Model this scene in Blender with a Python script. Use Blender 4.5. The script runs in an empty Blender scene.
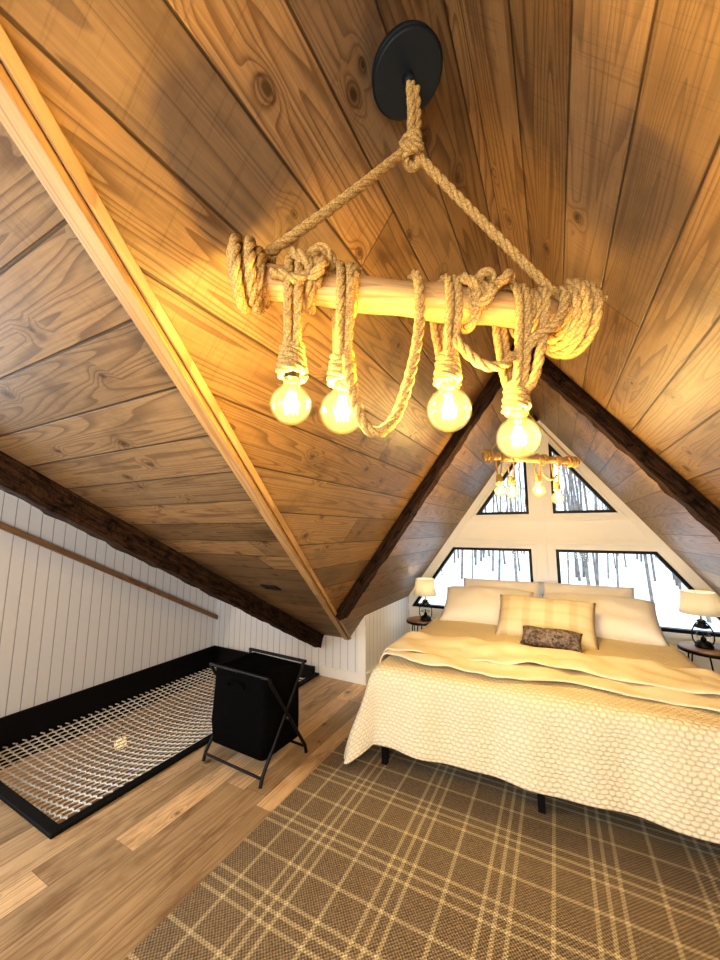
import bpy, bmesh, math, random
from mathutils import Vector, Matrix, noise, geometry
random.seed(7)
V=Vector
scene=bpy.context.scene
COL=scene.collection

# ---------------------------------------------------------------- helpers
def link(o,parent=None):
    COL.objects.link(o)
    if parent: o.parent=parent
    return o
def group(name,loc=(0,0,0),rotz=0):
    e=bpy.data.objects.new(name,None); e.location=loc; e.rotation_euler=(0,0,rotz)
    e.empty_display_size=.1
    return link(e)
def obj(name,verts,faces,mat,parent=None,uvf=None,smooth=False,bevel=0,subsurf=0):
    me=bpy.data.meshes.new(name); me.from_pydata([tuple(v) for v in verts],[],faces); me.update()
    if uvf:
        uv=me.uv_layers.new(name='UVMap')
        for l in me.loops:
            uv.data[l.index].uv=uvf(me.vertices[l.vertex_index].co,l.vertex_index)
    if mat: me.materials.append(mat)
    if smooth:
        for p in me.polygons: p.use_smooth=True
    o=bpy.data.objects.new(name,me); link(o,parent)
    if bevel:
        m=o.modifiers.new('b','BEVEL'); m.width=bevel; m.segments=3; m.limit_method='ANGLE'
    if subsurf:
        m=o.modifiers.new('s','SUBSURF'); m.levels=subsurf; m.render_levels=subsurf
    return o
def fixn(o):
    bm=bmesh.new(); bm.from_mesh(o.data); bmesh.ops.recalc_face_normals(bm,faces=bm.faces); bm.to_mesh(o.data); bm.free(); return o
def prism(name,p0,p1,A,B,mat,parent=None,bevel=0):
    p0,p1,A,B=V(p0),V(p1),V(A),V(B)
    c=[p0,p0+A,p0+A+B,p0+B,p1,p1+A,p1+A+B,p1+B]
    f=[(0,1,2,3),(7,6,5,4),(0,4,5,1),(1,5,6,2),(2,6,7,3),(3,7,4,0)]
    L=(p1-p0).length; la=A.length; lb=B.length
    rnd=random.random()*5
    uvs=[(0,0),(0,la),(0,la+lb),(0,lb),(L,0),(L,la),(L,la+lb),(L,lb)]
    return fixn(obj(name,c,f,mat,parent,lambda co,i:(uvs[i][0]+rnd,uvs[i][1]+.01),bevel=bevel))
def box(name,lo,hi,mat,parent=None,bevel=0):
    lo,hi=V(lo),V(hi); d=hi-lo
    ax=max(range(3),key=lambda i:d[i]); o1,o2=[i for i in range(3) if i!=ax]
    e=[V((1 if i==k else 0 for i in range(3))) for k in range(3)]
    return prism(name,lo,lo+e[ax]*d[ax],e[o1]*d[o1],e[o2]*d[o2],mat,parent,bevel)
def slab(name,loops,off,mat,uvf,parent=None):
    loops=[[V(p) for p in l] for l in loops]; flat=[p for l in loops for p in l]; n=len(flat)
    tris=geometry.tessellate_polygon(loops)
    off=V(off); verts=flat+[p+off for p in flat]; faces=[]
    for t in tris:
        faces.append(tuple(t)); faces.append((t[2]+n,t[1]+n,t[0]+n))
    k=0
    for l in loops:
        m=len(l)
        for i in range(m):
            a=k+i;b=k+(i+1)%m; faces.append((a,b,b+n,a+n))
        k+=m
    return fixn(obj(name,verts,faces,mat,parent,uvf))
def cyl(name,p0,p1,r0,r1,mat,parent=None,seg=20,smooth=True):
    p0,p1=V(p0),V(p1); d=(p1-p0).normalized()
    a=d.orthogonal().normalized(); b=d.cross(a)
    vs=[];fs=[]
    for p,r in((p0,r0),(p1,r1)):
        for i in range(seg):
            t=2*math.pi*i/seg; vs.append(p+a*math.cos(t)*r+b*math.sin(t)*r)
    for i in range(seg):
        j=(i+1)%seg; fs.append((i,j,j+seg,i+seg))
    fs.append(tuple(range(seg))[::-1]); fs.append(tuple(range(seg,2*seg)))
    o=obj(name,vs,fs,mat,parent,lambda co,i:(co.z,co.x+co.y))
    if smooth:
        for p in o.data.polygons: p.use_smooth=len(p.vertices)==4
    return o
def lathe(name,prof,mat,parent=None,c=(0,0,0),seg=32):
    vs=[];fs=[]
    for r,z in prof:
        for i in range(seg):
            t=2*math.pi*i/seg; vs.append((c[0]+r*math.cos(t),c[1]+r*math.sin(t),c[2]+z))
    for k in range(len(prof)-1):
        for i in range(seg):
            j=(i+1)%seg; fs.append((k*seg+i,k*seg+j,(k+1)*seg+j,(k+1)*seg+i))
    return fixn(obj(name,vs,fs,mat,parent,lambda co,i:(co.x,co.y),smooth=True))
def tube(name,paths,r,mat,parent=None,cyclic=False,res=2):
    cu=bpy.data.curves.new(name,'CURVE'); cu.dimensions='3D'; cu.bevel_depth=r; cu.bevel_resolution=res; cu.use_fill_caps=True
    for pts in paths:
        s=cu.splines.new('POLY'); s.points.add(len(pts)-1)
        for q,p in zip(s.points,pts): q.co=(p[0],p[1],p[2],1)
        s.use_cyclic_u=cyclic
    cu.materials.append(mat)
    o=bpy.data.objects.new(name,cu); return link(o,parent)
def catmull(pts,step=.006):
    pts=[V(p) for p in pts]; P=[pts[0]*2-pts[1]]+pts+[pts[-1]*2-pts[-2]]; out=[]
    for i in range(1,len(P)-2):
        a,b,c,d=P[i-1:i+3]; n=max(2,int((c-b).length/step))
        for k in range(n):
            t=k/n; out.append(.5*((2*b)+(c-a)*t+(2*a-5*b+4*c-d)*t*t+(3*b-a-3*c+d)*t**3))
    out.append(pts[-1]); return out
def rope_paths(pts,r,step=.006,strands=3):
    c=catmull(pts,step); n=len(c); t0=(c[1]-c[0]).normalized(); u=t0.orthogonal().normalized()
    outs=[[] for _ in range(strands)]; L=0; pitch=r*7
    for i in range(n):
        t=(c[min(i+1,n-1)]-c[max(i-1,0)]).normalized()
        u=(u-t*u.dot(t)); u=u.normalized() if u.length>1e-6 else t.orthogonal().normalized()
        w=t.cross(u)
        if i: L+=(c[i]-c[i-1]).length
        for k in range(strands):
            a=2*math.pi*(L/pitch+k/strands); outs[k].append(c[i]+(u*math.cos(a)+w*math.sin(a))*r*.5)
    return outs
def ropes(name,list_pts,r,mat,parent,step=.006):
    paths=[]
    for p in list_pts: paths+=rope_paths(p,r,step)
    return tube(name,paths,r*.56,mat,parent,res=1)

# ---------------------------------------------------------------- materials
class NT:
    def __init__(s,name):
        s.m=bpy.data.materials.new(name); s.m.use_nodes=True; s.t=s.m.node_tree; s.n=s.t.nodes; s.n.clear()
        s.out=s.n.new('ShaderNodeOutputMaterial'); s.b=s.n.new('ShaderNodeBsdfPrincipled'); s.t.links.new(s.b.outputs[0],s.out.inputs[0])
    def L(s,a,b):
        if isinstance(a,(int,float)): b.default_value=a
        elif isinstance(a,(tuple,list)):
            b.default_value=a if len(a)==len(b.default_value) else tuple(a)+(1,)
        else: s.t.links.new(a,b)
    def M(s,op,a,b=None,c=None,clamp=False):
        n=s.n.new('ShaderNodeMath'); n.operation=op; n.use_clamp=clamp
        for i,x in enumerate((a,b,c)):
            if x is not None: s.L(x,n.inputs[i])
        return n.outputs[0]
    def mix(s,f,a,b,bt='MIX'):
        n=s.n.new('ShaderNodeMix'); n.data_type='RGBA'; n.blend_type=bt
        s.L(f,n.inputs[0]); s.L(a,n.inputs[6]); s.L(b,n.inputs[7]); return n.outputs[2]
    def xyz(s,x,y,z=0.0):
        n=s.n.new('ShaderNodeCombineXYZ'); s.L(x,n.inputs[0]); s.L(y,n.inputs[1]); s.L(z,n.inputs[2]); return n.outputs[0]
    def sep(s,v):
        n=s.n.new('ShaderNodeSeparateXYZ'); s.L(v,n.inputs[0]); return n.outputs
    def noise(s,v,sc,det=2,rough=.5,dist=0):
        n=s.n.new('ShaderNodeTexNoise'); s.L(v,n.inputs['Vector']); n.inputs['Scale'].default_value=sc; n.inputs['Detail'].default_value=det
        n.inputs['Roughness'].default_value=rough; n.inputs['Distortion'].default_value=dist; return n.outputs[0]
    def vor(s,v,sc,feat='F1'):
        n=s.n.new('ShaderNodeTexVoronoi'); n.voronoi_dimensions='2D'; n.feature=feat; s.L(v,n.inputs['Vector']); n.inputs['Scale'].default_value=sc; return n.outputs
    def wn(s,w):
        n=s.n.new('ShaderNodeTexWhiteNoise'); n.noise_dimensions='1D'; s.L(w,n.inputs['W']); return n.outputs['Value']
    def ramp(s,f,a,b,lo=0,hi=1):
        n=s.n.new('ShaderNodeMapRange'); n.interpolation_type='SMOOTHSTEP'; s.L(f,n.inputs[0])
        n.inputs[1].default_value=a;n.inputs[2].default_value=b;n.inputs[3].default_value=lo;n.inputs[4].default_value=hi; return n.outputs[0]
    def bump(s,h,st=.5,d=.01):
        n=s.n.new('ShaderNodeBump'); n.inputs['Strength'].default_value=st; n.inputs['Distance'].default_value=d; s.L(h,n.inputs['Height'])
        s.t.links.new(n.outputs[0],s.b.inputs['Normal'])
    def coord(s,k='UV'):
        return s.n.new('ShaderNodeTexCoord').outputs[k]
    def base(s,c): s.L(c,s.b.inputs['Base Color'])
    def rough(s,c): s.L(c,s.b.inputs['Roughness'])

def simple(name,col,rough=.5,metal=0,bs=0,bst=.3,var=0,bd=.004,coord='Object',spec=.5):
    t=NT(name); t.rough(rough); t.b.inputs['Metallic'].default_value=metal; t.b.inputs['Specular IOR Level'].default_value=spec
    if bs or var:
        v=t.coord(coord); nz=t.noise(v,bs or 8,4,.6)
        if var: t.base(t.mix(t.ramp(nz,.3,.7),tuple(c*(1-var) for c in col),tuple(min(1,c*(1+var)) for c in col)))
        else: t.base(col)
        if bs: t.bump(nz,bst,bd)
    else: t.base(col)
    return t.m

def wood(name,pw,cd,cm,cl,L=2.4,knots=.6,groove=.004,rough=.45,ringf=24,pvar=.28,gdark=.25,blotch=.25,spec=.4,ringc=.5,kscale=6.2,kr_=(.035,.09),grey=0.0):
    t=NT(name); M=t.M
    s=t.sep(t.coord('UV')); u,v=s[0],s[1]
    row=M('FLOOR',M('DIVIDE',v,pw)); rr=t.wn(M('ADD',row,.37))
    u2=M('ADD',u,M('MULTIPLY',rr,L*5.3)); col=M('FLOOR',M('DIVIDE',u2,L))
    pid=M('ADD',M('MULTIPLY',row,17.31),M('MULTIPLY',col,3.77)); pr=t.wn(pid); pr2=t.wn(M('ADD',pid,91.7)); pr3=t.wn(M('ADD',pid,33.1))
    wob=M('MULTIPLY',M('SUBTRACT',t.noise(t.xyz(M('MULTIPLY',u2,3),M('MULTIPLY',v,12),pr),1,2),.5),.02)
    # knots
    kv=t.xyz(M('ADD',M('MULTIPLY',u2,.72),M('MULTIPLY',pr,37)),M('ADD',v,wob),0.0)
    vo=t.vor(kv,kscale); kd=vo[0]; kc=t.sep(vo[1])[0]; ks=t.sep(vo[1])[1]
    kk=M('LESS_THAN',kc,knots)
    kd2=M('DIVIDE',kd,M('ADD',.45,M('MULTIPLY',ks,.75)))
    kr=M('MULTIPLY',t.ramp(kd2,kr_[0],kr_[1],1,0),kk)
    kring=M('MULTIPLY',t.ramp(M('ABSOLUTE',M('SUBTRACT',kd2,kr_[1]*1.05)),.0,.03,1,0),kk)
    halo=M('MULTIPLY',t.ramp(kd,.0,.34,1,0),kk)
    # growth rings, strongly stretched along the board, bending round the knots
    g=t.noise(t.xyz(M('ADD',M('MULTIPLY',u2,.42),M('MULTIPLY',pr,50)),M('ADD',M('MULTIPLY',M('ADD',v,wob),8.0),M('MULTIPLY',pr2,30)),M('MULTIPLY',pr,9)),1,1.2,.4)
    g=M('ADD',g,M('MULTIPLY',halo,.09))
    ring=M('FRACT',M('MULTIPLY',g,ringf)) # saw-tooth: soft early wood, sharp dark late wood
    late=t.ramp(ring,.45,.95,0,1); late=M('MULTIPLY',late,t.ramp(ring,.95,1.0,1,0))
    fine=t.noise(t.xyz(M('MULTIPLY',u2,5),M('MULTIPLY',v,170),pr),1,4,.7)
    blo=t.noise(t.xyz(M('ADD',M('MULTIPLY',u2,2.6),M('MULTIPLY',pr,20)),M('MULTIPLY',v,6),pr),1,5,.65)
    f=M('ADD',M('MULTIPLY',blo,.45),M('MULTIPLY',fine,.55))
    c=t.mix(t.ramp(f,.30,.68),cm,cl)
    c=t.mix(M('MULTIPLY',late,ringc),c,cd)
    c=t.mix(M('MULTIPLY',t.ramp(blo,.45,.72),blotch*2.0,clamp=True),c,cd)
    if grey:
        gm_=tuple(sum(cl)/3*k for k in(.86,.70,.52)); c=t.mix(M('MULTIPLY',t.ramp(M('ADD',M('MULTIPLY',pr3,.6),M('MULTIPLY',blo,.4)),.35,.75),grey),c,gm_)
        # faint cross-grain saw marks
        sw=t.noise(t.xyz(M('MULTIPLY',u2,160),M('MULTIPLY',v,5),pr),1,2,.5)
        c=t.mix(M('MULTIPLY',t.ramp(sw,.55,.75),.25),c,cd)
    c=t.mix(M('MULTIPLY',halo,.22),c,cd)
    c=t.mix(M('MULTIPLY',kring,.6),c,tuple(x*.4 for x in cd))
    c=t.mix(M('MULTIPLY',kr,.8),c,tuple(x*.45 for x in cd))
    br=M('ADD',1-pvar*.6,M('MULTIPLY',pr2,pvar*1.2))
    c=t.mix(1.0,c,t.xyz(br,br,br),'MULTIPLY')
    # grooves
    fv=M('FRACT',M('DIVIDE',v,pw)); e=M('MULTIPLY',M('MINIMUM',fv,M('SUBTRACT',1,fv)),pw)
    fu=M('FRACT',M('DIVIDE',u2,L)); e2=M('MULTIPLY',M('MINIMUM',fu,M('SUBTRACT',1,fu)),L)
    ed=M('MINIMUM',e,M('MULTIPLY',e2,1.6)); gm=t.ramp(ed,groove*.35,groove,1,0)
    c=t.mix(M('MULTIPLY',gm,1-gdark),c,tuple(x*.22 for x in cd))
    t.base(c); t.rough(M('ADD',rough-.08,M('MULTIPLY',fine,.18))); t.b.inputs['Specular IOR Level'].default_value=spec
    h=M('SUBTRACT',M('ADD',M('MULTIPLY',fine,.12),M('MULTIPLY',late,-.05)),gm)
    t.bump(h,.6,.004)
    return t.m

def shiplap(name,pw,c,groove=.004,dark=.45,rough=.5):
    t=NT(name); M=t.M; s=t.sep(t.coord('UV')); v=s[1]
    fv=M('FRACT',M('DIVIDE',v,pw)); e=M('MULTIPLY',M('MINIMUM',fv,M('SUBTRACT',1,fv)),pw); gm=t.ramp(e,groove*.3,groove,1,0)
    t.base(t.mix(gm,c,tuple(x*dark for x in c))); t.rough(rough); t.bump(M('SUBTRACT',0,gm),.7,.004); return t.m

CD,CM,CL_=(.064,.031,.012),(.200,.117,.050),(.330,.215,.105)
sc=lambda c,k:tuple(x*k for x in c)
m_ceil=wood('stained_pine_ceiling',.19,CD,CM,CL_,L=4.0,knots=.34,groove=.005,rough=.42,pvar=.5,blotch=.36,ringc=.62,grey=.32,spec=.45)
m_dorm=wood('stained_pine_dormer',.19,sc(CD,.9),sc(CM,.85),sc(CL_,.85),L=9,knots=.34,groove=.005,rough=.55,pvar=.5,blotch=.36,ringc=.62,grey=.18,spec=.15)
m_floor=wood('hickory_floor',.15,(.20,.105,.045),(.52,.345,.185),(.72,.53,.32),L=1.25,knots=.10,groove=.002,rough=.30,pvar=.62,gdark=.45,blotch=.36,ringc=.42,ringf=16)
m_trimw=wood('golden_pine_trim',3,(.16,.08,.025),(.31,.185,.075),(.44,.285,.13),L=30,knots=.1,groove=.0001,rough=.45)
m_log=wood('driftwood_log',3,(.15,.075,.025),(.36,.215,.085),(.55,.375,.17),L=30,knots=.15,groove=.0001,rough=.6,ringc=.45)
m_table=wood('walnut_top',3,(.10,.05,.022),(.22,.12,.055),(.32,.19,.095),L=30,knots=.1,groove=.0001,rough=.4)
# rough dark timber
t=NT('rough_hewn_dark_timber'); s=t.sep(t.coord('UV')); M=t.M
n1=t.noise(t.xyz(M('MULTIPLY',s[0],7),M('MULTIPLY',s[1],60)),1,5,.7); n2=t.noise(t.coord('Object'),14,4,.7); n3=t.noise(t.coord('Object'),60,3,.7)
c_=t.mix(t.ramp(n1,.35,.65),(.008,.004,.0025),(.070,.037,.020)); c_=t.mix(t.ramp(n2,.5,.7),c_,(.006,.004,.003))
t.base(c_); t.rough(.8); t.b.inputs['Specular IOR Level'].default_value=.15; t.bump(M('ADD',M('MULTIPLY',n1,.6),M('ADD',n2,M('MULTIPLY',n3,.4))),1,.02); m_beam=t.m
m_ship=shiplap('white_shiplap',.088,(.82,.83,.84))
m_white=simple('white_paint',(.88,.87,.83),.45,bs=30,bst=.05)
m_black=simple('black_metal',(.006,.006,.007),.45,.0,spec=.25)
m_canopy=simple('black_canopy_metal',(.012,.017,.021),.6,.0,bs=60,bst=.05,spec=.25)
m_fabric=simple('black_canvas',(.003,.003,.0035),.95,bs=300,bst=.4,spec=.08)
m_blackf=simple('black_painted_frame',(.005,.005,.006),.6,bs=30,bst=.1,spec=.2)
m_net=simple('net_cord',(.80,.78,.72),.9,bs=200,bst=.3)

# rope
t=NT('jute_rope'); v=t.coord('Object'); n1=t.noise(v,260,3,.7)
t.base(t.mix(t.ramp(n1,.3,.7),(.25,.135,.038),(.64,.43,.155))); t.rough(.95); t.bump(n1,.8,.003); m_rope=t.m

# glass (clear, lets lamp light straight through)
def clearglass(name,tint,gl=.12):
    t=NT(name); t.n.remove(t.b); tr=t.n.new('ShaderNodeBsdfTransparent'); tr.inputs[0].default_value=tint+(1,)
    g=t.n.new('ShaderNodeBsdfGlossy'); g.inputs['Roughness'].default_value=.02; g.inputs[0].default_value=(1,1,1,1)
    fr=t.n.new('ShaderNodeLayerWeight'); fr.inputs[0].default_value=.25
    mx=t.n.new('ShaderNodeMixShader'); t.L(t.M('MULTIPLY',fr.outputs['Fresnel'],gl*6,clamp=True),mx.inputs[0])
    t.L(tr.outputs[0],mx.inputs[1]); t.L(g.outputs[0],mx.inputs[2]); t.L(mx.outputs[0],t.out.inputs[0]); return t.m
m_pane=clearglass('window_glass',(.95,.97,.98),.04)
def emis(name,c,s):
    t=NT(name); t.base((0,0,0)); t.b.inputs['Emission Color'].default_value=c+(1,); t.b.inputs['Emission Strength'].default_value=s; return t.m
m_fil=emis('filament',(1,.70,.28),80)
m_globe=emis('lit_globe',(1,.66,.28),.8)
# amber bulb glass with a faint inner glow
t=NT('bulb_glass'); t.n.remove(t.b)
tr=t.n.new('ShaderNodeBsdfTransparent'); tr.inputs[0].default_value=(1,.90,.66,1)
g_=t.n.new('ShaderNodeBsdfGlossy'); g_.inputs['Roughness'].default_value=.02
em=t.n.new('ShaderNodeEmission'); em.inputs[0].default_value=(1,.66,.20,1)
lw_=t.n.new('ShaderNodeLayerWeight'); lw_.inputs[0].default_value=.25
t.L(t.M('ADD',.06,t.M('MULTIPLY',t.M('POWER',t.M('SUBTRACT',1,lw_.outputs['Facing']),5.0),1.0)),em.inputs[1])
mx=t.n.new('ShaderNodeMixShader'); t.L(t.M('MULTIPLY',lw_.outputs['Fresnel'],.7,clamp=True),mx.inputs[0]); t.L(tr.outputs[0],mx.inputs[1]); t.L(g_.outputs[0],mx.inputs[2])
ad_=t.n.new('ShaderNodeAddShader'); t.L(mx.outputs[0],ad_.inputs[0]); t.L(em.outputs[0],ad_.inputs[1]); t.L(ad_.outputs[0],t.out.inputs[0]); m_bulb=t.m

# quilt: staggered rows of small stitched puffs
def quilt(name,c1,c2,cell,st):
    t=NT(name); s=t.sep(t.coord('UV')); M=t.M
    wob=M('MULTIPLY',M('SUBTRACT',t.noise(t.xyz(s[0],s[1]),9,2),.5),cell*1.6)
    vv=M('DIVIDE',M('ADD',s[1],wob),cell); row=M('FLOOR',vv); fr=M('SUBTRACT',M('FRACT',vv),.5)
    uu=M('ADD',M('DIVIDE',M('ADD',s[0],wob),cell*1.5),M('MULTIPLY',row,.5)); fu=M('SUBTRACT',M('FRACT',uu),.5)
    d=M('SQRT',M('ADD',M('MULTIPLY',fr,fr),M('MULTIPLY',fu,fu)))
    h=t.ramp(d,.25,.62,1,0); nz=t.noise(t.xyz(s[0],s[1]),60,3,.6); h2=M('ADD',h,M('MULTIPLY',nz,.45))
    t.base(t.mix(h,c2,c1)); t.rough(.9); t.bump(h2,st,.006); return t.m
m_quilt=quilt('cream_quilt',(.82,.74,.56),(.66,.57,.39),.021,.7)
m_throw=quilt('throw_blanket',(.87,.80,.64),(.77,.68,.50),.009,.25)
m_sheet=simple('mattress_white',(.82,.78,.68),.9,bs=40,bst=.2)
m_pillow=simple('pillow_linen',(.94,.93,.92),.9,bs=14,bst=.5,bd=.012)
t=NT('tan_striped_pillow'); s=t.sep(t.coord('Object')); M=t.M
ax=t.ramp(M('SINE',M('MULTIPLY',s[0],36)),.0,.9); ay=t.ramp(M('SINE',M('MULTIPLY',s[1],60)),.3,.9)
t.base(t.mix(M('ADD',M('MULTIPLY',ax,.4),M('MULTIPLY',ay,.2),clamp=True),(.78,.71,.54),(.53,.44,.27))); t.rough(.95); t.bump(t.noise(t.coord('Object'),120,3),.4,.004); m_tan=t.m
t=NT('fuzzy_brown_pillow'); n=t.noise(t.coord('Object'),38,5,.75); t.base(t.mix(t.ramp(n,.38,.62),(.08,.06,.055),(.36,.31,.29))); t.rough(1); t.bump(n,1,.02); m_fuzz=t.m
t=NT('lamp_shade_linen'); t.n.remove(t.b); df=t.n.new('ShaderNodeBsdfDiffuse'); df.inputs[0].default_value=(.88,.85,.76,1); tl=t.n.new('ShaderNodeBsdfTranslucent'); tl.inputs[0].default_value=(.88,.83,.70,1)
mx=t.n.new('ShaderNodeMixShader'); mx.inputs[0].default_value=.4; t.L(df.outputs[0],mx.inputs[1]); t.L(tl.outputs[0],mx.inputs[2]); t.L(mx.outputs[0],t.out.inputs[0]); m_shade=t.m

# rug
t=NT('plaid_rug'); M=t.M; s=t.sep(t.coord('Object'))
nz=t.noise(t.coord('Object'),120,4,.75)
def stripes(c,P,offs,w):
    f=M('MULTIPLY',M('FRACT',M('DIVIDE',M('ADD',c,20.0),P)),P); r=None
    for o in offs:
        k=M('COMPARE',f,o,w); r=k if r is None else M('MAXIMUM',r,k)
    return r
a=stripes(s[0],.40,(.05,.10,.15,.30),.008); b=stripes(s[1],.40,(.05,.10,.15,.30),.008)
wx_=M('SINE',M('MULTIPLY',s[0],2*math.pi/.015)); wy_=M('SINE',M('MULTIPLY',s[1],2*math.pi/.015)); wv=M('MULTIPLY',wx_,wy_)
lines=M('ADD',M('MULTIPLY',a,.55),M('MULTIPLY',b,.55)); lines=M('MULTIPLY',lines,M('ADD',.7,M('MULTIPLY',wv,.4)),clamp=True)
bc=t.mix(t.ramp(M('ADD',M('MULTIPLY',wv,.28),nz),.2,.8),(.110,.074,.042),(.37,.285,.18))
t.base(t.mix(lines,bc,(.80,.68,.42))); t.rough(.95); t.bump(M('ADD',M('MULTIPLY',wv,.5),nz),.9,.007); m_rug=t.m
m_snow=simple('snow',(.90,.92,.95),.9,bs=1,bst=.3,bd=.1)
m_bark=simple('bark',(.20,.17,.15),.95,var=.4,bs=6)

# ---------------------------------------------------------------- room dimensions
RX,RZ,SL=-.13,2.84,1.36       # ridge x, ridge z, roof slope
YF,YB=4.65,-1.15              # gable wall, back wall
KL,KR=-1.74,1.60              # knee walls
YW=3.39                       # dormer end wall
WX=-3.85                      # dormer outer wall
DA,DS=2.222,.536              # dormer plane z = DA-DS*y
BX=-2.27                      # dormer rafter
def zl(x): return RZ+SL*(x-RX)
def zr(x): return RZ-SL*(x-RX)
def zd(y): return DA-DS*y
YV=(DA-RZ)/DS                 # where valley meets the ridge
xv=(zd(YW)-RZ)/SL+RX
q=math.sqrt(1+SL*SL); qd=math.sqrt(1+DS*DS)

def P(x,y): return (x,y,zl(x))
slab('ceiling_left',[[P(RX,YV),P(RX,YF),P(KL,YF),P(KL,YW),P(xv,YW)]],(0,0,.12),m_ceil,lambda c,i:(c.y,(c.x-RX)*q+.05))
slab('ceiling_right',[[(RX,YB,RZ),(KR,YB,zr(KR)),(KR,YF,zr(KR)),(RX,YF,RZ)]],(0,0,.12),m_ceil,lambda c,i:(c.y+1.3,(c.x-RX)*q+.0))
slab('ceiling_dormer',[[(RX,YV,RZ),(xv,YW,zd(YW)),(BX,YW,zd(YW)),(BX,YV,zd(YV))]],(0,0,.12),m_dorm,lambda c,i:(c.x,c.y*qd+.06))
UP=.50
slab('ceiling_dormer_upper',[[(BX+.02,YB,zd(YB)+UP),(BX+.02,YW,zd(YW)+UP),(WX,YW,zd(YW)+UP),(WX,YB,zd(YB)+UP)]],(0,0,.1),m_dorm,lambda c,i:(c.x,c.y*qd))
slab('wall_dormer_upstand',[[(BX+.02,YB,zd(YB)+.05),(BX+.02,YW,zd(YW)+.05),(BX+.02,YW,zd(YW)+UP),(BX+.02,YB,zd(YB)+UP)]],(.06,0,0),m_ship,lambda c,i:(c.z,c.y))

# floor with net opening
HX,HY=-2.33,1.12
slab('floor',[[(WX,YB,0),(KR,YB,0),(KR,YF,0),(KL-.06,YF,0),(KL-.06,YW+.06,0),(HX,YW+.06,0),(HX,HY,0),(WX,HY,0)]],(0,0,-.25),m_floor,lambda c,i:(c.y,c.x+5))

# walls
slab('wall_left',[[(WX,YB,0),(WX,YW,0),(WX,YW,zd(YW)+UP),(WX,1.0,zd(1.0)+UP),(WX,YB,zd(YB)+UP)],
     [(WX,-.75,1.0),(WX,.35,1.0),(WX,.35,2.0),(WX,-.75,2.0)]],(-.12,0,0),m_ship,lambda c,i:(c.z,c.y))
slab('wall_dormer_end',[[(KL-.1,YW,0),(KL-.1,YW,zl(KL-.1)),(xv,YW,zd(YW)),(BX,YW,zd(YW)),(BX,YW,zd(YW)+UP),(WX,YW,zd(YW)+UP),(WX,YW,0)]],(0,.1,0),m_ship,lambda c,i:(c.z,c.x))
slab('wall_knee_left',[[(KL,YW,0),(KL,YF,0),(KL,YF,zl(KL)),(KL,YW,zl(KL))]],(-.1,0,0),m_ship,lambda c,i:(c.z,c.y+c.x))
slab('wall_knee_right',[[(KR,YB,0),(KR,YF,0),(KR,YF,zr(KR)),(KR,YB,zr(KR))]],(.1,0,0),m_ship,lambda c,i:(c.z,c.y))
slab('wall_back',[[(WX,YB,0),(KR,YB,0),(KR,YB,zr(KR)),(RX,YB,RZ),(BX,YB,zd(YB)),(BX,YB,zd(YB)+UP),(WX,YB,zd(YB)+UP)],
     [(-1.2,YB,.7),(.75,YB,.7),(.75,YB,1.62),(-1.2,YB,1.62)]],(0,-.12,0),m_ship,lambda c,i:(c.z,c.x))
# gable wall + windows
zb,zt,z2=.52,1.29,1.68
def wx(z,side,m=.125): # slanted jamb x at height z
    return RX+side*((RZ-z)/SL-m)
wins=[ [(RX-.12,zb),(RX-.12,zt),(wx(zt,-1),zt),(wx(zb,-1),zb)],
       [(RX+.12,zb),(wx(zb,1),zb),(wx(zt,1),zt),(RX+.12,zt)],
       [(RX-.12,z2),(RX-.12,RZ-SL*.245),(wx(z2,-1),z2)],
       [(RX+.12,z2),(wx(z2,1),z2),(RX+.12,RZ-SL*.245)] ]
slab('wall_gable',[[(KL,YF,0),(KR,YF,0),(KR,YF,zr(KR)),(RX,YF,RZ),(KL,YF,zl(KL))]]+[[(x,YF,z) for x,z in w] for w in wins],(0,.14,0),m_white,lambda c,i:(c.z,c.x))
def offset_poly(pts,d):
    n=len(pts); A=sum(pts[i][0]*pts[(i+1)%n][1]-pts[(i+1)%n][0]*pts[i][1] for i in range(n)); sg=1 if A>0 else -1
    out=[]
    for i in range(n):
        p0,p1,p2=V(pts[i-1]),V(pts[i]),V(pts[(i+1)%n])
        d1=(p1-p0).normalized(); d2=(p2-p1).normalized()
        n1=V((-d1.y,d1.x))*sg; n2=V((-d2.y,d2.x))*sg
        k=(n1+n2)/(1+n1.dot(n2)); out.append(tuple(p1+k*d))
    return out
def ring(name,outer,inner,y0,y1,mat,parent):
    n=len(outer); vs=[(x,y0,z) for x,z in outer]+[(x,y0,z) for x,z in inner]+[(x,y1,z) for x,z in outer]+[(x,y1,z) for x,z in inner]; fs=[]
    for i in range(n):
        j=(i+1)%n; fs+=[(i,j,n+j,n+i),(2*n+i,3*n+i,3*n+j,2*n+j),(i,2*n+i,2*n+j,j),(n+i,n+j,3*n+j,3*n+i)]
    return fixn(obj(name,vs,fs,mat,parent))
for k,w in enumerate(wins):
    g=group('window_%d'%(k+1),(0,0,0))
    ring('frame',w,offset_poly(w,.034),YF+.02,YF+.09,m_black,g)
    cas=offset_poly(w,-.045) if k<2 else offset_poly(w,-.02)
    ring('casing',cas,offset_poly(w,.002),YF-.018,YF+.02,m_white,g)
    ins=offset_poly(w,.030); obj('glass',[(x,YF+.06,z) for x,z in ins],[tuple(range(len(ins)))],m_pane,g)
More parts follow.
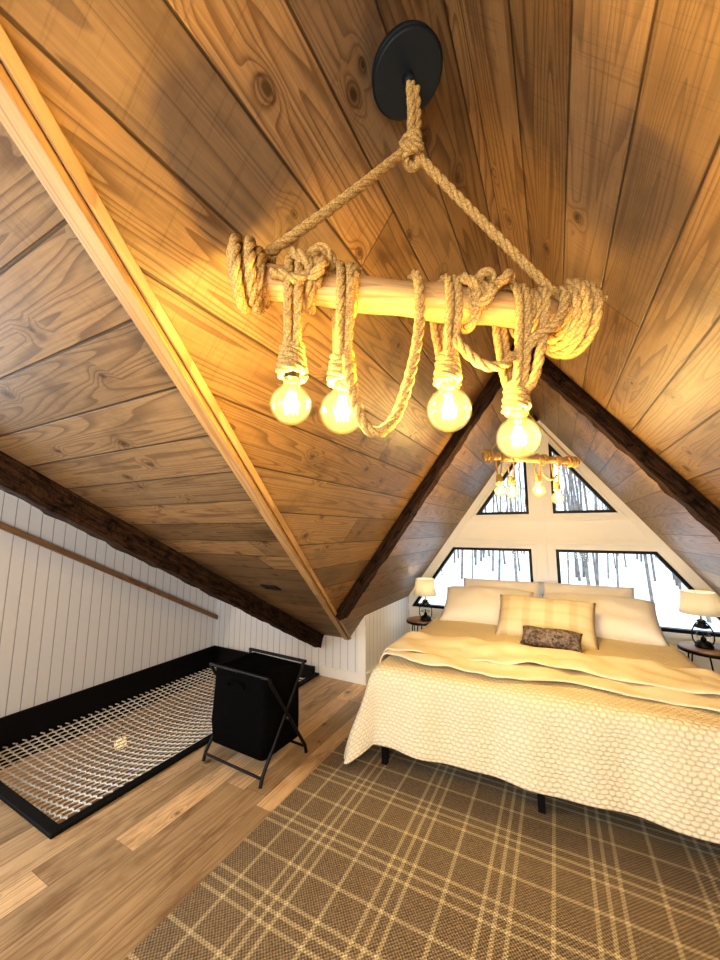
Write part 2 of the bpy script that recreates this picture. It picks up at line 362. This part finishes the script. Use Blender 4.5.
# gable trim
nl=V((SL,0,-1)).normalized(); nr=V((-SL,0,-1)).normalized()
prism('trim_1',(RX,YF-.022,RZ),(KL,YF-.022,zl(KL)),nl*.075,(0,.022,0),m_white)
prism('trim_2',(RX,YF-.022,RZ),(KR,YF-.022,zr(KR)),nr*.075,(0,.022,0),m_white)
box('trim_3',(RX-.035,YF-.028,.0),(RX+.035,YF,2.62),m_white)
box('trim_4',(wx(1.36,-1,.02),YF-.03,1.345),(wx(1.36,1,.02),YF,1.375),m_white)
box('trim_5',(wx(1.6,-1,.02),YF-.03,1.60),(wx(1.6,1,.02),YF,1.632),m_white)
for nm,lo,hi,ax in(('window_5',(-1.2,YB,.7),(.75,YB,1.62),0),):  # unseen window added behind the camera as an opening for fill light
    g=group(nm); w=[(lo[0],lo[2]),(hi[0],lo[2]),(hi[0],hi[2]),(lo[0],hi[2])]
    ring('frame',w,offset_poly(w,.04),YB-.09,YB-.03,m_black,g); box('mullion',(-.245,YB-.08,.7),(-.205,YB-.04,1.62),m_black,g)
g=group('window_6')  # unseen window added out of frame to let cool fill light in
box('sill',(WX-.10,-.75,1.0),(WX-.03,.35,1.035),m_black,g); box('head',(WX-.10,-.75,1.965),(WX-.03,.35,2.0),m_black,g)
box('jamb_a',(WX-.10,-.75,1.0),(WX-.03,-.715,2.0),m_black,g); box('jamb_b',(WX-.10,.315,1.0),(WX-.03,.35,2.0),m_black,g)

# baseboards
box('baseboard_dormer_end',(HX+.07,YW-.016,0),(KL,YW,.10),m_white,bevel=.003)
box('baseboard_knee_left',(KL,YW-.016,0),(KL+.016,YF,.10),m_white,bevel=.003)
box('baseboard_gable',(KL,YF-.016,0),(KR,YF,.10),m_white,bevel=.003)
box('baseboard_knee_right',(KR-.016,YB,0),(KR,YF,.10),m_white,bevel=.003)
prism('trim_6',(KL-.07,YW-.014,.1),(KL-.07,YW-.014,zl(KL-.07)-.002),(.084,0,0),(0,.014,0),m_white)

# valley trim boards
p0=V((RX,YV,RZ)); p1=V((xv,YW,zd(YW))); d=(p1-p0).normalized()
inm=V((SL,0,-1)).normalized(); ind=V((0,-DS,-1)).normalized()
am=inm.cross(d).normalized();  am=am if am.x>0 else -am
ad=ind.cross(d).normalized();  ad=ad if ad.x<0 else -ad
prism('trim_7',p0+d*.05,p1,am*.022,inm*.016,m_trimw,bevel=.003)
prism('trim_8',p0+d*.05,p1,ad*.050,ind*.018,m_trimw,bevel=.003)
# rough-hewn beams: subdivided prism with adze dents
def hewn(name,p0,p1,A,B,amp=.009):
    p0,p1,A,B=V(p0),V(p1),V(A),V(B); L=(p1-p0).length; n=int(L/.03); m=5
    sec=[]
    for i in range(m): sec.append((i/m,0))
    for i in range(m): sec.append((1,i/m))
    for i in range(m): sec.append((1-i/m,1))
    for i in range(m): sec.append((0,1-i/m))
    S=len(sec); vs=[];fs=[];uv=[]
    for k in range(n+1):
        b=p0.lerp(p1,k/n)
        for j,(a_,b_) in enumerate(sec):
            p=b+A*a_+B*b_; nz=noise.noise_vector(p*9)*amp+noise.noise_vector(p*28)*amp*.6
            if b_==0: nz*=0
            vs.append(p+nz); uv.append((L*k/n,j*.022))
    for k in range(n):
        for j in range(S): jj=(j+1)%S; fs.append((k*S+j,k*S+jj,(k+1)*S+jj,(k+1)*S+j))
    fs.append(tuple(range(S))); fs.append(tuple(n*S+j for j in range(S)))
    return fixn(obj(name,vs,fs,m_beam,None,lambda c,i:uv[i]))
hewn('trim_dormer_rafter_beam',(BX-.05,YB+.05,zd(YB+.05)),(BX-.05,YW,zd(YW)),(.10,0,0),ind*.13)
YR=2.60
hewn('trim_rafter_beam_left',(RX,YR,RZ),(-1.61,YR,zl(-1.61)),(0,.12,0),inm*.065)
hewn('trim_rafter_beam_right',(RX,YR,RZ),(KR,YR,zr(KR)),(0,.12,0),V((-SL,0,-1)).normalized()*.085)
# sloping rail on left wall
prism('trim_9',(WX,.2,zd(.2)-.02),(WX,YW,zd(YW)+.03),(.035,0,0),(0,0,-.05),m_table)
# vent
c=V((-1.85,2.11,zd(2.11))); a=V((1,0,0)); b=V((0,1,-DS)).normalized()
g=group('ceiling_vent')
prism('plate',c-a*.07-b*.035,c+a*.07-b*.035,b*.07,ind*.008,m_black,g)
for k in range(4):
    prism('louver_%d'%k,c-a*.06-b*(.026-k*.015)+ind*.008,c+a*.06-b*(.026-k*.015)+ind*.008,b*.005,ind*.004,m_beam,g)

# ---------------------------------------------------------------- catamaran net
g=group('catamaran_net')
fr=.055
box('frame_right',(HX-.0,HY-fr,-.25),(HX+fr,YW-.001,.018),m_blackf,g,bevel=.004)
box('frame_near',(WX,HY-fr,-.25),(HX,HY,.018),m_blackf,g,bevel=.004)
box('frame_left',(WX+.001,HY,-.30),(WX+.03,YW-.001,.075),m_blackf,g,bevel=.004)
box('frame_far',(WX+.03,YW-.03,-.30),(HX,YW-.001,.075),m_blackf,g,bevel=.004)
paths=[]; x0,x1,y0,y1=WX+.03,HX,HY,YW-.03; sp=.058
def sag(x,y):
    a=(x-x0)/(x1-x0); b=(y-y0)/(y1-y0); e=min(1,max(0,b)); return -.16+.13*a*a-.06*math.sin(math.pi*a)*math.sin(math.pi*e)+.02*(1-e)
nx=int((x1-x0)/sp); ny=int((y1-y0)/sp)
for i in range(1,nx):
    x=x0+i*sp; paths.append([(x+.008*math.sin(y0+k*math.pi),y0+k*sp*.5,sag(x,y0+k*sp*.5)+.004*math.cos(math.pi*k)) for k in range(int((y1-y0)/(sp*.5))+1)])
for j in range(1,ny+1):
    y=y0+j*sp; paths.append([(x0+k*sp*.5,y+(.012 if k%2 else -.004),sag(x0+k*sp*.5,y)+.003) for k in range(int((x1-x0)/(sp*.5))+1)])
tube('net_cords',paths,.0052,m_net,g,res=1)
# lower storey seen through the net
m_lw=simple('lower_wall_paint',(.50,.38,.27),.7,bs=4,bst=.1)
slab('floor_lower',[[(-6.5,-1.3,-2.7),(0,-1.3,-2.7),(0,6,-2.7),(-6.5,6,-2.7)]],(0,0,-.1),m_floor,lambda c,i:(c.y,c.x+9))
for nm,lo,hi in (('wall_lower_left',(-6.6,-1.3,-2.7),(-6.5,6,.0)),('wall_lower_far',(-6.5,5.9,-2.7),(0,6,-.25)),('wall_lower_near',(-6.5,-1.4,-2.7),(0,-1.3,-.25)),('wall_lower_right',(0,-1.3,-2.7),(.1,6,-.25)),
   ('ceiling_lower_left',(-6.5,-1.3,-.3),(WX-.0,6,-.2)),('ceiling_lower_far',(WX,YW,-.3),(0,6,-.26))):
    box(nm,lo,hi,m_lw)
g=group('pendant_lamp',(-4.9,2.95,-1.1)); 
lathe('globe',[(.001,-.07)]+[(.07*math.sin(a*math.pi/10),-.07*math.cos(a*math.pi/10)) for a in range(1,10)]+[(.015,.07)],m_globe,g); cyl('cord',(0,0,.07),(0,0,.8),.006,.006,m_black,g)

# ---------------------------------------------------------------- rug
rug=box('plaid_rug',(-1.43,.35,.0005),(1.45,3.3,.013),m_rug,bevel=.004)

# ---------------------------------------------------------------- bed
BL,BR_,BF,BH=-1.13,.82,2.30,4.36
bed=group('king_bed',(BL,BF,0),math.radians(1.3))
bed_off=V((-BL,-BF,0))
box('platform',(BL+.03,BF+.03,.27),(BR_-.03,BH,.31),m_black,bed)
for i,x in enumerate((BL+.07,(BL+BR_)/2,BR_-.07)):
    for j,y in enumerate((BF+.05,(BF+BH)/2,BH-.05)):
        box('leg_%d_%d'%(i,j),(x-.018,y-.018,.014 if y<3.3 else .001),(x+.018,y+.018,.27),m_black,bed)
box('mattress',(BL+.01,BF+.01,.31),(BR_-.01,BH,.585),m_sheet,bed,bevel=.05)
def cloth(name,xl,xr,yf,yh,top,dx,dyf,mat,parent,ns=.035,wave=.02,seed=0,hem=.18,edge=None,thick=.012,flare=.12,corner=0):
    """sheet lying on a box top [xl,xr]x[yf,yh]; hangs dx over the sides and dyf over the foot"""
    W=xr-xl+2*dx; H=yh-yf+dyf; nu=int(W/ns); nv=int(H/ns); vs=[];uv=[]
    cx=(xl+xr)/2; hw=(xr-xl)/2; R=.05
    for j in range(nv+1):
        for i in range(nu+1):
            p=-W/2+W*i/nu; qv=yf-dyf+H*j/nv
            if edge: qv+=edge(p)*( 1 if j<nv/2 else .5)
            ex=max(0,abs(p)-(hw-R)); ey=max(0,(yf+R)-qv) if dyf else 0
            sx=1 if p>0 else -1
            dd=math.hypot(ex,ey)
            nz=noise.noise(V((p*2.3+seed,qv*2.3,seed)))
            nz2=noise.noise(V((p*7+seed,qv*7,seed+3)))
            if dd<=0:
                x=cx+p; y=qv; z=top+nz*.012+nz2*.008*wave/.02
            else:
                ux,uy=ex/dd,ey/dd
                if dd<R*1.57:
                    a=dd/R; out=R*math.sin(a); dz=R*(1-math.cos(a))
                else:
                    out=R; dz=R+(dd-R*1.57)
                s_along=(qv if ux>uy else p)
                cn=4*ux*ux*uy*uy
                fl=(dz)*(flare+corner*cn)+ (math.sin(s_along*9+seed)+.6*math.sin(s_along*21+seed*2))*.016*min(1,dz/.2)
                out+=max(fl,-.005)
                xx=min(abs(p),hw-R); yy=max(qv,yf+R) if dyf else qv
                x=cx+sx*(xx+ux*out); y=yy-uy*out; z=top-dz+nz2*.004
                z=max(z,.06)
            vs.append((x,y,z)); uv.append((p,qv))
    fs=[(j*(nu+1)+i,j*(nu+1)+i+1,(j+1)*(nu+1)+i+1,(j+1)*(nu+1)+i) for j in range(nv) for i in range(nu)]
    o=obj(name,vs,fs,mat,parent,lambda c,i:uv[i],smooth=True)
    m=o.modifiers.new('t','SOLIDIFY'); m.thickness=thick; m.offset=1
    m=o.modifiers.new('s','SUBSURF'); m.levels=1; m.render_levels=1
    return o
cloth('quilt',BL,BR_,BF,3.86,.60,.41,.41,m_quilt,bed,seed=1.3,flare=.13,corner=.22)
cloth('throw',BL-.015,BR_+.015,2.44,3.0,.630,.30,0,m_throw,bed,seed=4.1,wave=.06,ns=.03,
      edge=lambda p:.05*math.sin(p*4.1)+.025*math.sin(p*11),thick=.014)
cloth('throw_fold',BL-.02,BR_+.02,2.60,3.04,.648,.24,0,m_throw,bed,seed=7.7,wave=.07,ns=.03,
      edge=lambda p:.04*math.sin(p*3.1+1)+.02*math.sin(p*9),thick=.014)
def pillow(name,w,h,t_,loc,rot,mat,parent,seed=0,n=26,wr=.012):
    vs=[];fs=[];N=n+1
    for sd in(1,-1):
        for j in range(N):
            for i in range(N):
                a=-1+2*i/n; b=-1+2*j/n
                th=((1-abs(a)**2.6)*(1-abs(b)**2.6))**.45
                px=w/2*a*(1-.05*(1-b*b)); py=h/2*b*(1-.07*(1-a*a))
                nz=noise.noise(V((px*7+seed,py*7,sd*2+seed)))
                vs.append((px,py,sd*(t_/2*th+nz*wr*th)))
    for s in range(2):
        for j in range(n):
            for i in range(n):
                k=s*N*N+j*N+i; f=(k,k+1,k+N+1,k+N); fs.append(f if s==0 else f[::-1])
    o=obj(name,vs,fs,mat,parent,smooth=True)
    bm=bmesh.new(); bm.from_mesh(o.data); bmesh.ops.remove_doubles(bm,verts=bm.verts,dist=.0005); bm.to_mesh(o.data); bm.free()
    o.location=loc; o.rotation_euler=rot; return o
r=math.radians
pillow('pillow_1',.88,.52,.26,(-.62,3.98,.735),(r(30),0,r(2)),m_pillow,bed,1,wr=.025)
pillow('pillow_2',.90,.52,.26,(.32,3.92,.735),(r(30),0,r(-3)),m_pillow,bed,2,wr=.025)
pillow('pillow_5',.80,.46,.18,(-.52,4.22,.78),(r(50),0,0),m_pillow,bed,5)
pillow('pillow_6',.80,.46,.18,(.28,4.22,.78),(r(50),0,0),m_pillow,bed,6)
pillow('pillow_3',.76,.42,.18,(-.10,3.55,.750),(r(46),0,r(-6)),m_tan,bed,3,wr=.02)
pillow('pillow_4',.42,.16,.12,(-.06,3.24,.68),(r(40),0,r(-8)),m_fuzz,bed,4,wr=.03)
for o in list(bed.children):
    o.location=V(o.location)+bed_off

# ---------------------------------------------------------------- nightstands + lamps
def nightstand(loc,R,H):
    g=group('round_nightstand',loc)
    lathe('top',[(.0005,H-.028),(R-.004,H-.028),(R,H-.02),(R,H-.004),(R-.004,H),(.0005,H)],m_table,g)
    lathe('rim',[(R+.001,H-.03),(R+.005,H-.03),(R+.005,H-.006),(R+.001,H-.006)],m_black,g)
    for k in range(3):
        a=2*math.pi*k/3+.5
        u=V((math.cos(a),math.sin(a),0)); w=V((-math.sin(a),math.cos(a),0))
        tube('hairpin_leg_%d'%k,[[u*(R*.65)+w*.045+V((0,0,H-.03)),u*(R*.85)+w*.008+V((0,0,.012)),u*(R*.86)+V((0,0,.006)),u*(R*.85)-w*.008+V((0,0,.012)),u*(R*.65)-w*.045+V((0,0,H-.03))]],.006,m_black,g)
    lathe('shelf_ring',[(R*.73,.20),(R*.76,.20),(R*.76,.21),(R*.73,.21),(R*.73,.20)],m_black,g)
    return g
def lantern_lamp(loc,R):
    g=group('lantern_table_lamp',loc)
    lathe('base',[(.001,0),(.06,0),(.062,.01),(.055,.03),(.045,.045),(.038,.05),(.001,.05)],m_black,g)
    lathe('glass_chimney',[(.034,.05),(.045,.075),(.047,.10),(.04,.135),(.032,.155)],m_pane,g)
    lathe('burner',[(.001,.05),(.02,.05),(.018,.075),(.006,.085),(.004,.12),(.001,.12)],m_black,g)
    lathe('cap',[(.036,.155),(.05,.16),(.046,.175),(.03,.185),(.026,.205),(.034,.21),(.02,.225),(.001,.23)],m_black,g)
    tube('guard_wires',[[(s*.052,0,.02),(s*.07,0,.06),(s*.072,0,.12),(s*.05,0,.175),(s*.03,0,.2)] for s in(1,-1)],.005,m_black,g)
    tube('cross_guard',[[(.05*math.cos(a/12*math.pi*2),.05*math.sin(a/12*math.pi*2),.1) for a in range(12)]],.0025,m_black,g,cyclic=True)
    cyl('stem',(0,0,.225),(0,0,.34),.006,.006,m_black,g,10)
    lathe('shade',[(R,.275),(R*.82,.455),(R*.81,.455),(R*.985,.275),(R,.275)],m_shade,g,seg=40)
    tube('shade_spider',[[(R*.8,0,.44),(0,0,.43),(-R*.8,0,.44)],[(0,R*.8,.44),(0,0,.43),(0,-R*.8,.44)]],.002,m_black,g)
    ld=bpy.data.lights.new('lamp_bulb','POINT'); ld.energy=1.6; ld.color=(1,.86,.66); ld.shadow_soft_size=.025
    lo=bpy.data.objects.new('lamp_bulb',ld); lo.location=(0,0,.375); link(lo,g)
    return g
nightstand((-1.40,4.12,0),.16,.50); lantern_lamp((-1.34,4.10,.501),.125)
nightstand((1.09,4.22,0),.21,.52); lantern_lamp((1.05,4.22,.521),.14)

# ---------------------------------------------------------------- hamper
h=group('folding_laundry_hamper',(-1.86,2.02,0),r(-2))
hw,hd=.235,.17
vs=[];fs=[]
def rr(hw,hd):
    out=[]
    for cx,cy,a0 in((hw-.03,hd-.03,0),(-hw+.03,hd-.03,90),(-hw+.03,-hd+.03,180),(hw-.03,-hd+.03,270)):
        for k in range(5):
            an=math.radians(a0+k*22.5); out.append((cx+.03*math.cos(an),cy+.03*math.sin(an)))
    return out
prof=[(.10,.0),(.11,.90),(.12,.98),(.25,1.02),(.40,1.01),(.52,1.0),(.58,1.0),(.585,.97),(.575,.9),(.57,.5),(.572,0)]
for z,sc_ in prof:
    for (x,y) in rr(hw,hd):
        nz=noise.noise(V((x*8,y*8,z*8)))*.012*(1 if .11<z<.5 else .2)
        vs.append((x*max(sc_,.01)*(1+nz/hw),y*max(sc_,.01)*(1+nz/hd*1.2),z+(.006*noise.noise(V((x*14,y*14,1))) if z>.56 else 0)))
n=20
for k in range(len(prof)-1):
    for i in range(n):
        j=(i+1)%n; fs.append((k*n+i,k*n+j,(k+1)*n+j,(k+1)*n+i))
fixn(obj('canvas_bag',vs,fs,m_fabric,h,smooth=True))
for s in(1,-1):
    x=s*(hw+.018)
    tube('cross_legs_%s'%('a' if s>0 else 'b'),[[(x,-.205,.01),(x,-.19,.06),(x,.165,.57),(x,.175,.60)],[(x+s*.014,.205,.01),(x+s*.014,.19,.06),(x+s*.014,-.165,.57),(x+s*.014,-.175,.60)]],.011,m_black,h)
    cyl('pivot_%d'%s,(x-.012,0,.31),(x+.03,0,.31),.012,.012,m_black,h,12)
for s in(1,-1):
    tube('top_rail_%d'%s,[[(-hw-.035,s*.178,.598),(hw+.035,s*.178,.598)]],.011,m_black,h)
    tube('handle_%d'%s,[[(-.07,s*.185,.50),(-.065,s*.20,.53),(0,s*.205,.545),(.065,s*.20,.53),(.07,s*.185,.50)]],.007,m_fabric,h)
    tube('foot_rail_%d'%s,[[(-hw-.02,s*.195,.05),(hw+.02,s*.195,.05)]],.008,m_black,h)

# ---------------------------------------------------------------- chandelier
def chandelier(loc,rotz,can,power,step=.006,scl=1.0):
    near=scl==1
    g=group('rope_log_chandelier',loc,rotz); g.scale=(scl,)*3
    Ri=Matrix.Rotation(-rotz,3,'Z'); lw=lambda p:(Ri@(V(p)-V(loc)))/scl
    # log
    N=70;S=20;vs=[];fs=[];Lh=.41
    lr=.036 if near else .027
    tilt=lambda x:-.028*x
    for i in range(N+1):
        x=-Lh+2*Lh*i/N
        rad=lr+.003*math.sin(x*9+1)+.002*math.sin(x*31)
        if i in(0,N): rad*=.9
        for k in range(S):
            a=2*math.pi*k/S; rr_=rad*(1+.06*noise.noise(V((x*6,math.cos(a)*1.5,math.sin(a)*1.5))))
            vs.append((x,rr_*math.cos(a),rr_*math.sin(a)+.006*math.sin(x*6)+tilt(x)))
    for i in range(N):
        for k in range(S):
            j=(k+1)%S; fs.append((i*S+k,i*S+j,(i+1)*S+j,(i+1)*S+k))
    fs.append(tuple(range(S))[::-1]); fs.append(tuple(N*S+k for k in range(S)))
    fixn(obj('log',vs,fs,m_log,g,lambda c,i:(c.x,math.atan2(c.z,c.y)*.036+.2),smooth=True))
    # canopy: shallow black dish hung just under the ridge on a short stem
    nn=(inm*.42+V((0,0,-1))*1.0).normalized()
    cw=V(can); c0=lw(cw); nn=(Ri@nn).normalized()
    cyl('canopy',c0-nn*.016,c0+nn*.004,.082,.085,m_canopy,g,48); cyl('canopy_face',c0+nn*.004,c0+nn*.010,.085,.079,m_canopy,g,48); cyl('canopy_cup',c0+nn*.010,c0+nn*.030,.014,.011,m_canopy,g,20)
    cyl('mounting_stem',c0-nn*.016,c0-nn*.016+V((0,0,.20)),.012,.012,m_canopy,g,24)
    top=c0+nn*.028; kn=V((-.035,0,.378))
    r=.0112
    dr=lr-.036
    def helix(x0,x1,R,turns,ph=0):
        R+=dr; n=int(turns*14); return [V((x0+(x1-x0)*i/n,R*math.cos(2*math.pi*turns*i/n+ph),R*math.sin(2*math.pi*turns*i/n+ph)+tilt(x0))) for i in range(n+1)]
    def vhel(x,y,z0,z1,R0,R1,turns):
        n=int(turns*12); return [V((x+(R0+(R1-R0)*i/n)*math.cos(2*math.pi*turns*i/n),y+(R0+(R1-R0)*i/n)*math.sin(2*math.pi*turns*i/n),z0+(z1-z0)*i/n)) for i in range(n+1)]
    L=[];T=[]
    # suspension
    L.append([top,top.lerp(kn,.5)+V((.004,0,0)),kn])
    L.append([top+V((.012,0,-.01)),top.lerp(kn,.5)+V((.018,.004,0)),kn+V((.012,0,0))])
    for s,xe in((-1,-.345),(1,.315)):
        e=V((xe,-.01,.052+tilt(xe))); k1=kn+V((s*.02,0,-.012))
        L.append([kn+V((0,0,.01)),k1,k1.lerp(e,.33)+V((0,0,-.004)),k1.lerp(e,.68)+V((0,-.0,-.004)),e,V((xe+s*.012,-.04,.015)),V((xe+s*.016,-.035,-.03)),V((xe+s*.02,.01,-.048))])
    L.append([p+V((kn.x,0,0)) for p in vhel(0.004,0,.350,.410,.017,.014,3)])
    L.append([kn+V((0,0,.02)),kn+V((-.02,-.01,.0)),kn+V((.0,-.024,-.02)),kn+V((.022,-.01,.0)),kn+V((0,.01,.025))])
    # end wraps
    L.append(helix(-.418,-.340,.046,3.2,.5)); L.append(helix(.302,.388,.046,4.0,.2))
    if near:
        L.append(helix(-.408,-.355,.061,2.0,1.5)); L.append(helix(.312,.384,.062,3.3,1.0)); L.append(helix(.325,.375,.076,2.0,2.0))
    # bulbs
    bulbs=((-.2926,-.254,.041),(-.1907,-.263,.046),(.039,-.246,.048),(.1978,-.300,.047))
    R=.047+dr
    for bx,bz,br in bulbs:
        for o_ in((-.0095,.0095) if near else (0,)):
            T.append([V((bx+o_*.7,-.010,bz+.10)),V((bx+o_,-.03,bz+.16)),V((bx+o_,-R,-.02)),V((bx+o_,-R*.75,R*.7)),V((bx+o_,0,R+.002)),V((bx+o_,R*.75,R*.7)),V((bx+o_,R,-.02)),V((bx+o_,.028,bz+.16)),V((bx+o_*.7,.010,bz+.10))])
        T.append(vhel(bx,0,bz+.060,bz+.125,.024 if near else .020,.016,5.2))
    # knots on the log
    def knot(c,s,rx):
        Rm=Matrix.Rotation(rx,3,'X'); out=[]
        for i in range(40):
            t_=2*math.pi*i/39; out.append(V(c)+Rm@V((math.sin(t_)+2*math.sin(2*t_),math.cos(t_)-2*math.cos(2*t_),-1.2*math.sin(3*t_)))*s)
        return out
    if near:
        L.append(knot((-.255,-.035,.030),.0142,1.2)); L.append(knot((.100,-.04,.016),.0142,1.3))
    L.append(helix(-.270,-.245,.046,1.6)); L.append(helix(.085,.110,.046,1.6)); T.append(helix(-.18,-.160,.044,1.3)); T.append(helix(.215,.240,.044,1.8))
    # diagonal wraps and swags
    if near:
        L.append([V((-.335,-.05,-.01)),V((-.31,-.052,-.015)),V((-.285,-.05,-.02)),V((-.262,-.045,.0))])
        L.append([V((-.038,.045,.0)),V((-.038,.02,.046)),V((-.038,-.03,.038)),V((-.038,-.05,-.02)),V((-.042,-.05,-.10)),V((-.06,-.048,-.19)),V((-.090,-.045,-.28)),V((-.130,-.052,-.318)),V((-.160,-.055,-.295)),V((-.180,-.045,-.22)),V((-.185,-.03,-.16))])
        L.append([V((.26,-.0,.05)),V((.255,-.045,.02)),V((.245,-.05,-.05)),V((.232,-.045,-.12)),V((.225,-.03,-.17)),V((.21,-.02,-.2))])
        L.append([V((.13,-.05,.02)),V((.15,-.06,.03)),V((.165,-.05,.05)),V((.19,-.02,.052))])
        L.append([V((.30,-.05,.02)),V((.285,-.055,-.03)),V((.26,-.055,-.065)),V((.22,-.05,-.09)),V((.205,-.03,-.12))])
    L.append([V((.045,-.03,-.10)),V((.062,-.035,-.125)),V((.10,-.04,-.158)),V((.145,-.04,-.155)),V((.18,-.03,-.125)),V((.20,-.02,-.14))])
    ropes('jute_ropes',L,r if near else .008,m_rope,g,step); ropes('thin_jute_ropes',T,.0095 if near else .0065,m_rope,g,step)
    # bulbs
    for k,(bx,bz,br) in enumerate(bulbs):
        prof=[(.0005,-br)]+[(br*math.sin(a),-br*math.cos(a)) for a in [math.pi*i/18 for i in range(1,15)]]
        prof+=[(br*.42,br*.96),(.016,br*1.12),(.0145,br*1.35)]
        lathe('bulb_glass_%d'%k,prof,m_bulb,g,(bx,0,bz),28)
        lathe('socket_%d'%k,[(.0148,br*1.3),(.0155,br*1.32),(.0155,br*2.0),(.001,br*2.0)],m_black,g,(bx,0,bz),20)
        fil=[]
        for m_ in range(6):
            a=m_*math.pi/3; b_=a+math.pi/3
            fil.append([V((bx+.007*math.cos(a),.007*math.sin(a),bz+.024)),V((bx+.013*math.cos(a+.3),.013*math.sin(a+.3),bz-.016)),V((bx+.007*math.cos(b_),.007*math.sin(b_),bz+.024))])
        tube('filament_%d'%k,fil,.0017,m_fil,g,res=1)
        cyl('filament_stem_%d'%k,(bx,0,bz+.02),(bx,0,bz+br*1.1),.004,.007,m_pane,g,10)
        ld=bpy.data.lights.new('bulb_light','POINT'); ld.energy=power; ld.color=(1,.66,.20) if near else (1,.72,.34); ld.shadow_soft_size=.018
        lo=bpy.data.objects.new('bulb_light_%d'%k,ld); lo.location=(bx,0,bz); link(lo,g)
    return g
chandelier((-.215,.73,2.0),math.atan2(.5,.65),(-.240,.69,2.56),14.0)
chandelier((-.11,2.83,2.0),math.atan2(.48,.58),(-.15,2.85,2.62),9.5,.012,.92)

# ---------------------------------------------------------------- outside
N=40; vs=[];fs=[]
for j in range(N+1):
    for i in range(N+1):
        x=-40+80*i/N; y=5.5+60*j/N
        vs.append((x,y,-2.6+max(0,y-7)*.085+noise.noise(V((x*.12,y*.12,0)))*.7))
for j in range(N):
    for i in range(N): k=j*(N+1)+i; fs.append((k,k+1,k+N+2,k+N+1))
obj('ground_snow',vs,fs,m_snow,None,smooth=True)
tv=[];tf=[]
def seg(p0,p1,r0,r1,S=6):
    d=(p1-p0).normalized(); a=d.orthogonal().normalized(); b=d.cross(a); k=len(tv)
    for p,r_ in((p0,r0),(p1,r1)):
        for i in range(S):
            t_=2*math.pi*i/S; tv.append(p+a*math.cos(t_)*r_+b*math.sin(t_)*r_)
    for i in range(S): tf.append((k+i,k+(i+1)%S,k+S+(i+1)%S,k+S+i))
for k in range(330):
    y=random.uniform(17,62); x=random.uniform(-.62,.55)*y*1.1+random.uniform(-2,2)
    z=-2.9+max(0,y-7)*.085; r0=random.uniform(.03,.085); H=random.uniform(10,17)
    b=V((x,y,z)); lean=V((random.uniform(-.9,.9),random.uniform(-.5,.5),0)); mid=b+V((0,0,H*.5))+lean*.6; tp=b+V((0,0,H))+lean*1.6
    seg(b,mid,r0,r0*.7); seg(mid,tp,r0*.7,r0*.2)
    for q_ in range(14):
        f=random.uniform(.12,.95); st=b.lerp(mid,f*2) if f<.5 else mid.lerp(tp,f*2-1)
        a=random.uniform(0,6.28); l=random.uniform(.6,2.6); e=st+V((math.cos(a)*l,math.sin(a)*l,l*.5)); seg(st,e,r0*.25,r0*.07,4)
obj('bare_winter_forest',tv,tf,m_bark,None,smooth=True)

# ---------------------------------------------------------------- light
w=bpy.data.worlds.new('World'); scene.world=w; w.use_nodes=True; nt=w.node_tree
bg=nt.nodes['Background']; bg.inputs[0].default_value=(.74,.87,1.0,1); bg.inputs[1].default_value=1.9
def area(name,loc,rot,sx,sy,e,c):
    l=bpy.data.lights.new(name,'AREA'); l.shape='RECTANGLE'; l.size=sx; l.size_y=sy; l.energy=e; l.color=c
    o=bpy.data.objects.new(name,l); o.location=loc; o.rotation_euler=rot; return link(o)
area('fill_light_back',(-.22,YB-.14,1.16),(r(90),0,0),1.9,.9,52,(1,.97,.93))  # added fill from the camera side, set outside the made-up back window
area('fill_light_side',(WX-.14,-.2,1.5),(0,r(-90),0),.95,1.05,55,(.84,.92,1))  # added cool fill for the dormer side, outside the made-up left window
# daylight portals help the sky light through the gable glass
po=area('daylight_gable_portal',(RX,YF+.2,1.2),(r(-90),0,0),3.0,2.2,1,(1,1,1)); po.data.cycles.is_portal=True
l=bpy.data.lights.new('lower_lamp','POINT'); l.energy=60; l.color=(1,.78,.55); l.shadow_soft_size=.1
o=bpy.data.objects.new('lower_lamp_light',l); o.location=(-4.2,1.3,-1.5); link(o)

# ---------------------------------------------------------------- camera
cam=bpy.data.cameras.new('camera'); co=bpy.data.objects.new('camera',cam); link(co)
cam.sensor_fit='VERTICAL'; cam.sensor_height=24; cam.lens=365/960*24; cam.clip_start=.02
co.location=(0,0,1.5); co.rotation_euler=(r(90+7.8),0,r(27.9)); scene.camera=co
scene.view_settings.view_transform='Standard'
for lk in ('Medium High Contrast','None'):
    try: scene.view_settings.look=lk; print('look',lk); break
    except Exception as e: print('no look',lk)
scene.view_settings.exposure=.42
